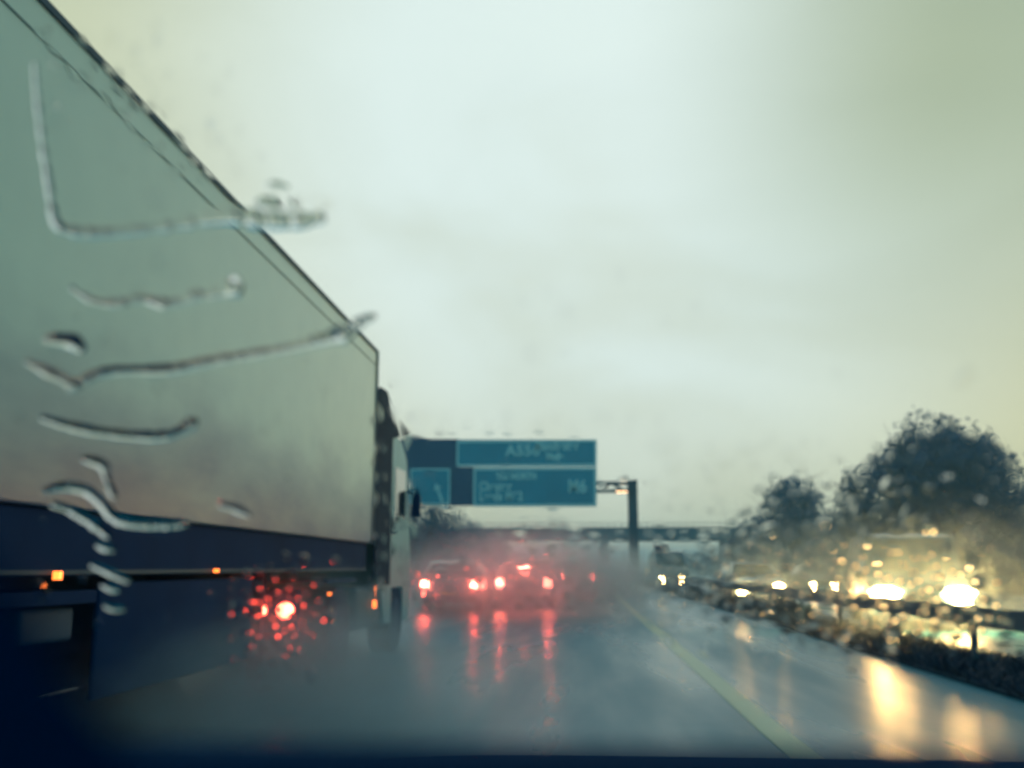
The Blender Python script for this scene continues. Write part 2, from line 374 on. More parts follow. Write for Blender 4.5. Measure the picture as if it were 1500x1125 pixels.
# the white articulated lorry alongside
SX = -2.80
lo = tag(empty('lorry', (SX - 1.27, 0, 0)), 'huge white articulated lorry alongside on the left with pale box trailer', 'lorry')
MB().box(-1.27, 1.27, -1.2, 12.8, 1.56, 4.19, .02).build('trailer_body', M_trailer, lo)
MB().box(1.262, 1.285, -1.2, 12.79, 4.16, 4.205).build('roof_rail', M_steel, lo)
MB().box(1.262, 1.277, -1.2, 12.79, 3.975, 3.983).build('seam', mat('seam_grey', (.10, .20, .22), .6), lo)
MB().box(1.262, 1.288, 12.74, 12.812, 1.56, 4.2).build('corner_post', M_steel, lo)
ch = MB().box(-1.22, 1.235, -1.0, 12.6, 1.20, 1.555, .01).build('chassis_rail', M_dark, lo)
MB().box(1.236, 1.246, -1.0, 12.6, 1.21, 1.235).build('reflective_strip', M_steel, ch)
for y in (1.2, 2.55, 3.9):
    for s in (-1, 1): wheel(lo, s * 1.02, y, .5, .36, s)
MB().box(.85, 1.25, 4.55, 5.5, 1.05, 1.12).build('mudguard', M_dark, lo)
MB().box(1.18, 1.215, 5.6, 8.3, .48, 1.16, .015).build('side_guard', M_dark, lo, True)
MB().box(.55, 1.18, 4.85, 5.4, .84, 1.03, .03).build('toolbox', mat('toolbox_paint', (.02, .07, .12), .7), lo)
for s in (-1, 1):
    l = MB().box(s * .8 - .06, s * .8 + .06, 9.6, 9.74, .08, 1.2).build('landing_leg', M_dark, lo)
    MB().box(s * .8 - .14, s * .8 + .14, 9.52, 9.82, .04, .08).build('foot', M_dark, l)
MB().box(-.45, .45, 8.9, 15.4, .72, .98).build('tractor_frame', M_dark, lo)
for y in (11.2,):
    for s in (-1, 1):
        wheel(lo, s * 1.0, y, .52, .5, s)
        MB().box(s * 1.0 - .28, s * 1.0 + .28, y - .68, y + .68, 1.07, 1.12).build('mudguard', M_dark, lo)
for s in (-1, 1): wheel(lo, s * 1.06, 14.75, .5, .33, s)
MB().box(.62, 1.22, 12.2, 13.7, .45, 1.0, .08).build('fuel_tank', M_steel, lo, True)
TY_ = atx(414, 889, SX - .23).y
MB().box(-1.24, -1.20, -1.0, 12.5, .02, 1.2).build('far_side_blocker', M_dark, lo)  # added dark sheet, hides the bright road beyond so the underside stays dark
MB().box(-.6, -.4, -1.0, 12.5, .5, 1.2).build('chassis_beam', M_dark, lo)
tb = MB().box(-.3, 1.18, TY_, TY_ + .14, .55, 1.02).build('tail_board', M_dark, lo)
for x, r in ((1.08, .075), (.80, .075)): MB().tube((x, TY_, .82), (x, TY_ - .06, .82), r, seg=18).build('tail_lamp', M_tail_near, tb, True)
for px, py, s in ((93, 843, .022), (323, 836, .013), (487, 870, .014), (552, 885, .05)):
    p = atx(px, py, SX + .03) - lo.location
    MB().box(1.25, 1.285, p.y - s * .8, p.y + s * .8, p.z - s, p.z + s).build('marker_lamp', M_amber, lo, True)
# cab
cb = MB(); prof = [(13.5, 1.0), (13.5, 3.15), (13.8, 3.28), (14.9, 3.2), (15.35, 2.95), (15.72, 1.9), (15.8, 1.5), (15.82, .45), (15.2, .42), (15.2, .95), (14.3, .95), (14.3, .45), (13.8, .45)]
cb.prism([(-1.24, y, z) for y, z in prof], (2.48, 0, 0)).build('cab', M_cab, lo)
df = MB(); dp = [(12.95, 1.0), (12.95, 3.64), (13.05, 3.74), (13.5, 3.76), (13.75, 3.66), (14.6, 3.25), (14.0, 3.14), (14.0, 1.0)]
df.prism([(1.245, y, z) for y, z in dp], (.03, 0, 0)); df.prism([(-1.275, y, z) for y, z in dp], (.03, 0, 0))
df.prism([(-1.1, 13.1, 3.6), (-1.1, 13.3, 3.73), (-1.1, 14.7, 3.24), (-1.1, 14.6, 3.2)], (2.2, 0, 0))
df.build('air_deflector', M_fairing, lo)
dr = MB().box(1.24, 1.25, 14.1, 15.25, 1.15, 2.9).build('door', M_cab, lo)
MB().box(1.25, 1.258, 14.35, 15.2, 2.0, 2.75).build('side_window', M_glass, dr)
MB().box(1.25, 1.29, 14.2, 14.36, 1.75, 1.80).build('handle', M_dark, dr)
MB().box(-1.1, 1.1, 15.3, 15.82, 1.95, 2.0).build('scuttle', M_dark, lo)
mr = MB().box(1.3, 1.44, 15.5, 15.62, 2.05, 2.45, .03).build('door_mirror', M_dark, lo, True)
MB().tube((1.24, 15.45, 2.45), (1.4, 15.55, 2.45), .02).build('arm', M_dark, mr)

# ------------------------------------------------------------------ sign gantry
GY = 78.0
def G(px, py, y=GY): return at(px, py, y)
gr = tag(empty('sign_gantry', (G(926, 850).x, GY, 0)), 'motorway gantry ahead carrying large blue direction signs over the road', 'sign gantry')
ox = gr.location.x
def gl(px, py, dy=0.0):
    p = G(px, py, GY + dy); return Vector((p.x - ox, dy, p.z))
a, b_ = gl(919, 703), gl(933, 703)
MB().box(a.x, b_.x, -.3, .3, -.06, a.z, .03).build('post', M_gantry, gr)
MB().box(a.x - .3, b_.x + .3, -.6, .6, -.05, .25).build('base', M_concrete, gr)
lx = -20.0
MB().box(lx - .3, lx + .35, -.3, .3, -.06, a.z, .03).build('post', M_gantry, gr)
zt, zb = gl(900, 706).z, gl(900, 721).z
tr = MB()
for y in (-.45, .45):
    tr.box(lx, b_.x, y - .09, y + .09, zt - .2, zt); tr.box(lx, b_.x, y - .09, y + .09, zb, zb + .2)
    n = 20; sx = (b_.x - lx) / n
    for i in range(n):
        z0, z1 = (zb + .1, zt - .1) if i % 2 else (zt - .1, zb + .1)
        tr.tube((lx + i * sx, y, z0), (lx + (i + 1) * sx, y, z1), .07, seg=6)
tr.build('truss', M_gantry, gr)
def panel(name, x0, y0, x1, y1, m, dy, th=.05, border=0, parent=gr):
    p, q = gl(x0, y1, dy), gl(x1, y0, dy)
    p2, q2 = gl(x1, y1, dy), gl(x0, y0, dy)
    o = MB().prism([gl(x0, y0, dy), gl(x1, y0, dy), gl(x1, y1, dy), gl(x0, y1, dy)], (0, th, 0)).build(name, m, parent)
    if border:
        bb = MB(); d = border
        X0, X1 = q2.x, p2.x; Z0, Z1 = p.z, q.z
        e = dy - .012
        for (u0, u1, v0, v1) in ((X0, X1, Z1 - d, Z1), (X0, X1, Z0, Z0 + d), (X0, X0 + d, Z0 + d, Z1 - d), (X1 - d, X1, Z0 + d, Z1 - d)):
            bb.box(u0, u1, e, dy - .001, v0, v1)
        bb.build('border', M_white, o)
    return o
panel('backing_board', 588, 643, 672, 741, M_board, -.66)
panel('backing_board', 672, 684, 694, 741, M_board, -.66)
s1 = panel('sign_panel', 669, 644, 874, 683.5, M_blue, -.70, .05, .17)
s2 = panel('sign_panel', 693.5, 684.5, 874, 742, M_blue, -.70, .05, .19)
s3 = panel('sign_panel', 601, 686, 659, 740, M_blue, -.74, .05, .15)
def text(s, px, py, size, parent, dy=-.72, sx=1.0):
    """Lettering whose first letter's left foot is at photo pixel (px, py); size in metres of capital height."""
    cu = bpy.data.curves.new('lettering', 'FONT'); cu.body = s; cu.size = size * 1.42; cu.extrude = .008; cu.offset = .045
    cu.space_character = 1.08
    tmp = bpy.data.objects.new('lettering', cu); C.objects.link(tmp)
    bpy.context.view_layer.update()
    me = bpy.data.meshes.new_from_object(tmp.evaluated_get(bpy.context.evaluated_depsgraph_get()))
    bpy.data.objects.remove(tmp); me.name = 'lettering'; me.materials.clear(); me.materials.append(M_white)
    o = bpy.data.objects.new('lettering', me); C.objects.link(o)
    p = gl(px, py, dy); o.location = p; o.rotation_euler = (R(90), 0, 0); o.parent = parent; o.scale = (sx, 1, 1)
    return o
text('A556', 741, 667, .85, s1); text('Manchester', 784, 659, .72, s1, sx=.68)
text('Mcr', 800, 673, .55, s1, sx=.8)
text('The NORTH', 727, 702, .50, s2, sx=.8); text('Chester', 702, 718.5, .70, s2, sx=.75); text('Leeds M62', 702, 733, .70, s2, sx=.75)
text('M6', 832, 721, 1.0, s2, sx=.8)
# aeroplane symbol
pc = gl(818, 668, -.715); ab = MB()
def sym(pts, th=.012): ab.prism([(pc.x + u, pc.y, pc.z + v_) for u, v_ in pts], (0, th, 0))
sym([(-.07, -.38), (.07, -.38), (.08, .3), (0, .42), (-.08, .3)]); 
ab.prism([(pc.x - .42, pc.y - .004, pc.z - .1), (pc.x + .42, pc.y - .004, pc.z - .1), (pc.x + .42, pc.y - .004, pc.z), (pc.x, pc.y - .004, pc.z + .2), (pc.x - .42, pc.y - .004, pc.z)], (0, .012, 0))
ab.prism([(pc.x - .2, pc.y - .008, pc.z - .38), (pc.x + .2, pc.y - .008, pc.z - .38), (pc.x, pc.y - .008, pc.z - .2)], (0, .012, 0))
ab.build('aeroplane_symbol', M_white, s1)
# slip arrow
p0, p1 = gl(648, 735, -.76), gl(638, 708, -.76)
d = (p1 - p0).normalized(); nrm = Vector((d.z, 0, -d.x))
MB().prism([p0 - nrm * .12, p0 + nrm * .12, p1 - d * .5 + nrm * .09, p1 - d * .5 + nrm * .32, p1, p1 - d * .5 - nrm * .32, p1 - d * .5 - nrm * .09], (0, .015, 0)).build('arrow', M_white, s3)
for px, py, sz in ((911, 720, .28), (611, 737, .16)):
    p = gl(px, py, -1.1)
    l = MB().box(p.x - sz * 1.6, p.x + sz * 1.6, -1.25, -.95, p.z, p.z + .12).build('sign_lamp', M_gantry, gr)
    MB().box(p.x - sz * 1.5, p.x + sz * 1.5, -1.24, -.96, p.z - .05, p.z - .001).build('lens', M_signlamp, l)
    MB().box(p.x - .04, p.x + .04, -.95, -.45, p.z + .02, p.z + .1).build('arm', M_gantry, l)

# ------------------------------------------------------------------ overbridge
BY = 150.0
z0, z1, z2 = at(850, 791, BY).z, at(850, 775, BY).z, at(850, 767, BY).z
br = tag(empty('bridge', (0, BY, 0)), 'grey concrete road bridge crossing over the motorway in the mist', 'bridge')
MB().box(-46, 60, 0, 9, z0, z1).build('deck', M_concrete, br)
pr = MB().box(-46, 60, -.15, .1, z1 + .001, z1 + .25)
for i in range(107): pr.box(-46 + i, -45.92 + i, -.08, -.02, z1 + .25, z2)
pr.box(-46, 60, -.1, 0, z2, z2 + .08); pr.build('parapet', M_gantry, br)
for x0_, x1_ in ((at(878, 800, BY).x, at(893, 800, BY).x), (-14.5, -13.2), (22, 23.3)):
    MB().box(x0_, x1_, .6, 8.4, -.1, z0 - .002).build('pier', M_concrete, br)
for x0_, x1_ in ((-48, -30), (44, 62)): MB().box(x0_, x1_, -.2, 9.3, -.1, z0 - .004).build('abutment', M_concrete, br)

# ------------------------------------------------------------------ trees
def tree(name, label, cat, loc, h, rad, crowns, nleaf, leaf=.3, group=None, trunk_h=.35, seed=1):
    r = random.Random(seed); t = tag(empty(name, loc), label, cat, group)
    b = MB(); b.tube((0, 0, -.2), (0, 0, h * trunk_h), h * .028, h * .02, 10)
    for k in range(11):
        a = k * 2.4 + r.random(); e = Vector((math.cos(a) * rad * r.uniform(.35, .8), math.sin(a) * rad * r.uniform(.35, .8), h * r.uniform(.5, .95)))
        s = Vector((0, 0, h * r.uniform(trunk_h * .5, trunk_h))); mid = s.lerp(e, .5) + Vector((0, 0, -.03 * h))
        b.tube(s, mid, h * .012, h * .008, 6); b.tube(mid, e, h * .008, h * .002, 6)
        for q in range(4):
            e2 = e + Vector((r.uniform(-1, 1), r.uniform(-1, 1), r.uniform(-.2, 1))) * rad * .3
            b.tube(mid.lerp(e, r.uniform(.3, 1)), e2, h * .003, h * .001, 4)
    b.build('trunk', M_bark, t)
    c = bmesh.new(); tot = sum(q[3] ** 2 for q in crowns)
    for (cx, cy_, cz, cr, sq) in [(q[0], q[1], q[2], q[3], q[4]) for q in crowns]:
        for i in range(int(nleaf * cr * cr / tot)):
            dv = Vector((r.gauss(0, 1), r.gauss(0, 1), r.gauss(0, 1))).normalized()
            rr = cr * (r.random() ** .42)
            lump = 1 + .33 * noise.noise(dv * 2.3 + Vector((cx, cz, seed)))
            p = Vector((cx + dv.x * rr * lump, cy_ + dv.y * rr * lump, cz + dv.z * rr * lump * sq))
            if noise.noise(p * (1.3 / cr) * 1.6 + Vector((seed * 3, 0, 0))) < -.22 and rr > cr * .45: continue
            if p.z < .15: continue
            u = Vector((r.gauss(0, 1), r.gauss(0, 1), r.gauss(0, 1))).normalized(); v_ = u.orthogonal().normalized()
            s = leaf * r.uniform(.5, 1.3)
            vs = [c.verts.new(p + u * s), c.verts.new(p + v_ * s * .45), c.verts.new(p - u * s), c.verts.new(p - v_ * s * .45)]
            c.faces.new(vs)
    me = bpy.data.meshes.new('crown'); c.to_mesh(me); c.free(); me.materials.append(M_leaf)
    o = bpy.data.objects.new('crown', me); C.objects.link(o); o.parent = t
    return t
TG = 'trees along the right-hand verge'
def place(px, Y): return (at(px, 830, Y).x, Y, 0)
TY = 58.0; k = TY / FPX
big = tree('tree', 'big dark round-crowned tree at the right, tallest of all', 'tree', place(1388, TY), 10.4, 4.6,
     [(0, 0, 5.6, 4.7, .92), (-2.4, 0, 5.0, 2.9, .95), (2.2, 0, 5.6, 2.9, .95), (.2, -.5, 7.8, 2.6, .85), (-1.6, .4, 7.2, 2.2, .8), (2.0, .4, 7.3, 2.2, .8), (3.6, .5, 3.5, 2.6, .9), (-3.6, 0, 3.2, 2.2, .9)], 42000, .17, TG, seed=3)
tree('tree', 'slim pointed sapling just left of the big round tree', 'tree', place(1250, TY + 2), 7.6, 1.2,
     [(0, 0, 4.6, 1.3, 1.5), (.2, 0, 6.3, .7, 1.6), (0, 0, 2.4, 1.4, 1.2)], 3600, .14, TG, seed=8)
tree('tree', 'medium hazy tree with a thin see-through top, left of the sapling', 'tree', place(1165, 84), 9.8, 4,
     [(0, 0, 5.4, 3.0, .95), (-2.6, 0, 3.6, 2.4, .9), (2.2, 0, 4.0, 2.3, .9), (.2, 0, 7.4, 2.0, .8), (-4.4, 0, 2.6, 1.8, .9)], 13000, .19, TG, seed=5)
SG = 'shrubs along the right-hand verge'
for i, (px, Y, h, lab) in enumerate(((1075, 118, 4.4, 'low misty shrub farthest along the right verge, nearest the bridge'), (1115, 100, 4.2, 'rounded shrub below the left side of the medium hazy tree'),
      (1210, 80, 4.2, 'shrub filling the gap between the medium tree and the sapling'), (1290, 62, 3.8, 'dark shrub under the left edge of the big round tree'),
      (1345, 54, 3.6, 'dark shrub directly under the middle of the big round tree'), (1420, 50, 3.4, 'dark shrub under the right half of the big round tree'), (1500, 62, 7.0, 'tall shrub cut by the right edge of the photo'))):
    tree('shrub', lab, 'shrub', place(px, Y), h, h * .6, [(0, 0, h * .5, h * .52, .85), (-h * .5, 0, h * .35, h * .4, .8), (h * .5, 0, h * .38, h * .4, .8)], 4500, .17, SG, .3, 20 + i)
LG = 'trees on the left bank'
for i, (px, Y, h, lab) in enumerate(((612, 84, 7.6, 'dark tree on the left bank closest to the lorry cab'), (650, 92, 7.2, 'dark tree on the left bank below the small sign panel'),
      (690, 104, 6.2, 'low dark tree on the left bank below the big blue sign'), (722, 122, 5.6, 'fading low tree on the left bank nearest the bridge'))):
    tree('tree', lab, 'tree', place(px, Y), h, h * .5, [(0, 0, h * .55, h * .42, 1), (-h * .35, 0, h * .35, h * .36, .9), (h * .35, 0, h * .3, h * .34, .9)], 6500, .19, LG, .3, 40 + i)
# distant woods behind the bridge: one mass nobody could count
c = bmesh.new(); r = random.Random(77)
for i in range(9000):
    x = r.uniform(-95, 120); y = r.uniform(196, 222)
    if -13 < x < 20: continue
    top = 4.5 + 3.0 * noise.noise(Vector((x * .05, 0, 0))) + 1.5 * noise.noise(Vector((x * .25, 3, 0)))
    p = Vector((x, y, max(.1, r.random() ** .8 * top)))
    u = Vector((r.gauss(0, 1), r.gauss(0, 1), r.gauss(0, 1))).normalized(); v_ = u.orthogonal().normalized(); s = r.uniform(.4, .9)
    c.faces.new([c.verts.new(p + u * s), c.verts.new(p + v_ * s * .6), c.verts.new(p - u * s), c.verts.new(p - v_ * s * .6)])
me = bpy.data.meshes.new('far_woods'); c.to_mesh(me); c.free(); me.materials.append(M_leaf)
o = bpy.data.objects.new('far_woods', me); C.objects.link(o); tag(o, kind='stuff')

# ------------------------------------------------------------------ the car the picture is taken from
# windscreen plane: passes 0.62 m ahead at eye height and leans back
W0 = Vector((0, .62, 1.25)); TIL = R(32)
WN = Vector((0, math.cos(TIL), math.sin(TIL)))          # outward normal
WU = Vector((1, 0, 0)); WV = Vector((0, -math.sin(TIL), math.cos(TIL)))   # along the glass, up the slope
def on_glass(px, py):
    d = ray(px, py); t = (W0 - EYE).dot(WN) / d.dot(WN); p = EYE + d * t
    q = p - W0; return q.dot(WU), q.dot(WV)
def gp(u, v_, h=0.0): return W0 + WU * u + WV * v_ + WN * h
own = tag(empty('passenger_car', (.36, .2, 0)), 'dark blue car the picture is taken from, its bonnet along the bottom edge', 'car')
OL = own.location
def L_(p): return Vector(p) - OL
UL, UR = -.50, 1.22; VB, VT = -.26, .44
def cleargl():
    m = bpy.data.materials.new('clear_glass'); m.use_nodes = True; t = m.node_tree; t.nodes.clear()
    o = N(t, 'ShaderNodeOutputMaterial'); b = N(t, 'ShaderNodeBsdfTransparent'); b.inputs[0].default_value = (1, 1, 1, 1); t.links.new(b.outputs[0], o.inputs[0]); return m
M_clear = cleargl()
MB().prism([L_(gp(UL, VB, -.006)), L_(gp(UR, VB, -.006)), L_(gp(UR - .1, VT, -.006)), L_(gp(UL + .06, VT, -.006))], WN * .005).build('windscreen', M_clear, own)
# bonnet: a gently domed sheet falling away to the nose
bn = MB(); nx_, ny_ = 24, 26; g = []
for j in range(ny_ + 1):
    t = j / ny_; row = []
    y = .88 + t * 1.12
    for i in range(nx_ + 1):
        s = i / nx_ * 2 - 1; x = .36 + s * (.86 - .10 * t * t)
        z = .985 - .075 * t - .42 * max(0, t - .80) ** 1.6 * 4 - .02 * abs(s) ** 6
        row.append(bn.bm.verts.new(L_((x, y, z))))
    g.append(row)
for j in range(ny_):
    for i in range(nx_): bn.bm.faces.new((g[j][i], g[j][i+1], g[j+1][i+1], g[j+1][i]))
bn.build('bonnet', M_navy, own, True)
MB().box(-.92, .92, 1.72, 1.86, .25, .72, .05).build('bumper', M_navy, own, True)
for s in (-1, 1):
    MB().prism([(s * .87, y, z) for y, z in ((-1.9, .3), (-1.9, .95), (-1.0, .99), (.5, 1.0), (.75, .95), (1.75, .78), (1.8, .3))], (s * .03, 0, 0)).build('side_panel', M_navy, own)
    wheel(own, s * .80, 1.2, .32, .2, s); wheel(own, s * .80, -1.4, .32, .2, s)
    MB().box(s * .7 - .12, s * .7 + .12, 1.74, 1.87, .62, .74, .03).build('headlight', M_head_off, own, True)
    ub, ut = (UL, UL + .06) if s < 0 else (UR, UR - .1)
    o_ = Vector((s * .035, 0, 0))
    MB().prism([L_(gp(ub, VB, -.03)), L_(gp(ut, VT, -.03)), L_(gp(ut, VT, -.03) + o_), L_(gp(ub, VB, -.03) + o_)], WN * .045).build('pillar', M_trim, own)
MB().prism([L_(gp(UL, VT, -.03)), L_(gp(UR, VT, -.03)), L_((UR - .05, -1.6, gp(0, VT).z - .01)), L_((UL - .0, -1.6, gp(0, VT).z - .01))], (0, 0, .04)).build('roof', M_navy, own)
# dashboard and the dark rounded trim in the corner below the glass
db = MB(); pb = gp(0, VB)
prof = [(pb.y - .02, pb.z - .005), (pb.y - .2, pb.z - .02), (.42, .98), (.36, .9), (.36, .6), (pb.y, .6)]
db.prism([L_((-.5, y, z)) for y, z in prof], (1.72, 0, 0)); zt_ = at(750, 1080, .24).z; db.box(-.5 - OL.x, 1.2 - OL.x, .20 - OL.y, .24 - OL.y, .8 - OL.z, zt_ - OL.z, .01); db.build('dashboard', M_trim, own)
cp = [(-60, 760), (-10, 835), (38, 885), (62, 930), (90, 985), (140, 1045), (190, 1095), (260, 1150), (330, 1200), (-60, 1200)]
MB().prism([L_(EYE + ray(x, y) * .13) for x, y in cp], ray(0, 1100) * .03).build('corner_trim', M_trim, own, True)

# ------------------------------------------------------------------ rain water on the windscreen
def water_mat(name, rough):
    m = bpy.data.materials.new(name); m.use_nodes = True; t = m.node_tree; t.nodes.clear()
    o = N(t, 'ShaderNodeOutputMaterial'); b = N(t, 'ShaderNodeBsdfGlass'); b.inputs['IOR'].default_value = 1.33; b.inputs['Roughness'].default_value = rough
    b.inputs['Color'].default_value = (1, 1, 1, 1); t.links.new(b.outputs[0], o.inputs[0]); return m
M_water = water_mat('rain_water', 0.0)
def px2m(px): return px / FPX * .62
def catmull(pts, step):
    out_ = []
    P = [pts[0]] + pts + [pts[-1]]
    for i in range(1, len(P) - 2):
        p0, p1, p2, p3 = P[i-1], P[i], P[i+1], P[i+2]
        n = max(2, int(math.hypot(p2[0]-p1[0], p2[1]-p1[1]) / step))
        for k in range(n):
            t = k / n
            out_.append(tuple(.5 * ((2*b) + (-a+c)*t + (2*a-5*b+4*c-d)*t*t + (-a+3*b-3*c+d)*t*t*t) for a, b, c, d in zip(p0, p1, p2, p3)))
    out_.append(tuple(pts[-1])); return out_
RG = 'rain rivulets on the windscreen'
def rivulet(pts, label, ratio=.10, lump=.25, seed=0, step=3.0, asym=0.0, ripple=0.0):
    """pts: (px, py, width_px) along the runnel, laid on the glass; a rounded ridge of water."""
    P = catmull(pts, step); K = 16; b = bmesh.new(); top = []; n = len(P)
    for i, (x, y, wd) in enumerate(P):
        a = P[max(0, i-1)]; c = P[min(n-1, i+1)]
        u0, v0 = on_glass(x, y); ua, va = on_glass(a[0], a[1]); uc, vc = on_glass(c[0], c[1])
        t = Vector((uc - ua, vc - va)); t = t.normalized() if t.length > 1e-9 else Vector((1, 0)); nn = Vector((-t.y, t.x))
        end = min(1, min(i, n - 1 - i) * step / (wd * .8 + .1)); wd *= 1.12; env = math.sqrt(max(0, 1 - (1 - end) ** 2))
        wm = px2m(wd) * (1 + lump * noise.noise(Vector((i * step / 16, seed * 7.1, 0))) + lump * .6 * noise.noise(Vector((i * step / 6, seed * 3.1, 5)))) * max(.06, env)
        h = wm * ratio * (1 + lump * noise.noise(Vector((i * step / 9, seed, 9))))
        row = []
        for k_ in range(K + 1):
            s = k_ / K * 2 - 1
            q = (s + .6) / 1.6 if s > -.6 else (-.6 - s) / .4     # crest hangs low: long gentle upper face, short steep lower one
            hh = h * 2.3 * (1 - (math.sqrt(q * q + .012) - .11) / .896)
            ss = s + asym * (1 - s * s)
            row.append(b.verts.new(gp(u0 + nn.x * wm / 2 * ss, v0 + nn.y * wm / 2 * ss, .0002 + hh)))
        top.append(row)
    bot = [(b.verts.new(r_[0].co - WN * .0001), b.verts.new(r_[-1].co - WN * .0001)) for r_ in top]
    for i in range(n - 1):
        for k_ in range(K): b.faces.new((top[i][k_], top[i][k_+1], top[i+1][k_+1], top[i+1][k_]))
        b.faces.new((top[i][0], top[i+1][0], bot[i+1][0], bot[i][0])); b.faces.new((top[i+1][K], top[i][K], bot[i][1], bot[i+1][1]))
        b.faces.new((bot[i][0], bot[i+1][0], bot[i+1][1], bot[i][1]))
    b.faces.new(top[0][::-1] + [bot[0][0], bot[0][1]]); b.faces.new(top[-1] + [bot[-1][1], bot[-1][0]])
    bmesh.ops.recalc_face_normals(b, faces=b.faces)
    me = bpy.data.meshes.new('water_rivulet'); b.to_mesh(me); b.free(); me.materials.append(M_water)
    for p in me.polygons: p.use_smooth = True
    try: me.set_sharp_from_angle(angle=R(60))
    except Exception: pass
    o = bpy.data.objects.new('water_rivulet', me); C.objects.link(o); return tag(o, label, 'water rivulet', RG)
rivulet([(50, 90, 5), (55, 150, 7), (62, 210, 8), (72, 275, 10), (80, 322, 12), (98, 337, 14), (145, 341, 13), (205, 336, 12), (265, 328, 13), (330, 316, 20), (385, 322, 24), (440, 323, 20), (478, 318, 12)],
        'long thin L-shaped rivulet, down then right, across the top of the trailer', .145, .4, seed=1)
rivulet([(372, 296, 14), (400, 300, 18), (440, 300, 20), (478, 298, 16), (484, 308, 9)], 'short blob of water where the topmost rivulet leaves the trailer roof', .05, seed=2)
rivulet([(388, 272, 8), (405, 271, 10), (424, 275, 7)], 'tiny dash of water against the sky above the topmost rivulet', .07, seed=21)
rivulet([(102, 420, 7), (135, 440, 10), (170, 444, 12), (205, 437, 9), (235, 444, 16), (262, 441, 14), (285, 432, 14), (305, 432, 9), (330, 424, 20), (345, 418, 22), (341, 402, 12)],
        'lumpy beaded rivulet that ends in a hook below the topmost one', .12, .5, seed=3)
rivulet([(98, 572, 12), (130, 553, 13), (165, 543, 13), (245, 541, 13), (300, 530, 13), (360, 520, 12), (420, 510, 12), (470, 497, 18), (505, 487, 20), (530, 470, 12), (552, 462, 7)],
        'long rivulet rising rightwards to the upper corner of the trailer', .12, seed=4)
rivulet([(62, 498, 10), (85, 497, 20), (108, 502, 24), (124, 516, 12)], 'short thick comma of water at the left above the long rising rivulet', .12, seed=5)
rivulet([(36, 528, 9), (65, 542, 16), (95, 556, 16), (118, 568, 8)], 'faint slanting dash of water under the thick comma', .08, seed=6)
rivulet([(58, 611, 9), (90, 621, 14), (130, 630, 15), (180, 637, 14), (225, 639, 14), (258, 634, 12), (280, 620, 18), (290, 615, 8)],
        'curved smile-shaped rivulet low on the trailer side', .13, seed=7)
rivulet([(118, 672, 8), (138, 676, 18), (152, 684, 14), (156, 700, 9), (162, 716, 12), (168, 732, 8)], 'small wriggling rivulet dropping between the smile-shaped and the forked one', .11, .4, seed=8)
rivulet([(60, 722, 8), (90, 713, 14), (125, 718, 16), (150, 738, 17), (170, 760, 18), (205, 767, 16), (245, 768, 15), (276, 767, 11)],
        'stepped rivulet crossing the bottom edge of the white trailer body', .13, .35, seed=9)
rivulet([(72, 738, 8), (98, 745, 14), (125, 760, 16), (148, 776, 15), (160, 790, 8)], 'short slanting rivulet below the stepped one', .12, .4, seed=10)
rivulet([(138, 798, 8), (155, 802, 15), (170, 808, 8)], 'pale dash of water, upper of the ladder on the dark chassis', .13, seed=11)
rivulet([(130, 826, 8), (155, 836, 14), (180, 848, 12), (192, 853, 6)], 'longer pale slanting dash, second of the ladder on the dark chassis', .13, seed=12)
rivulet([(146, 856, 8), (162, 861, 16), (178, 866, 8)], 'pale dash of water, third of the ladder on the dark chassis', .13, seed=13)
rivulet([(150, 886, 8), (166, 891, 14), (186, 892, 8)], 'faint pale dash of water, lowest of the ladder on the dark chassis', .11, seed=14)
rivulet([(318, 738, 8), (345, 745, 13), (368, 757, 9)], 'small pale comma of water low on the trailer near its middle', .07, seed=15)

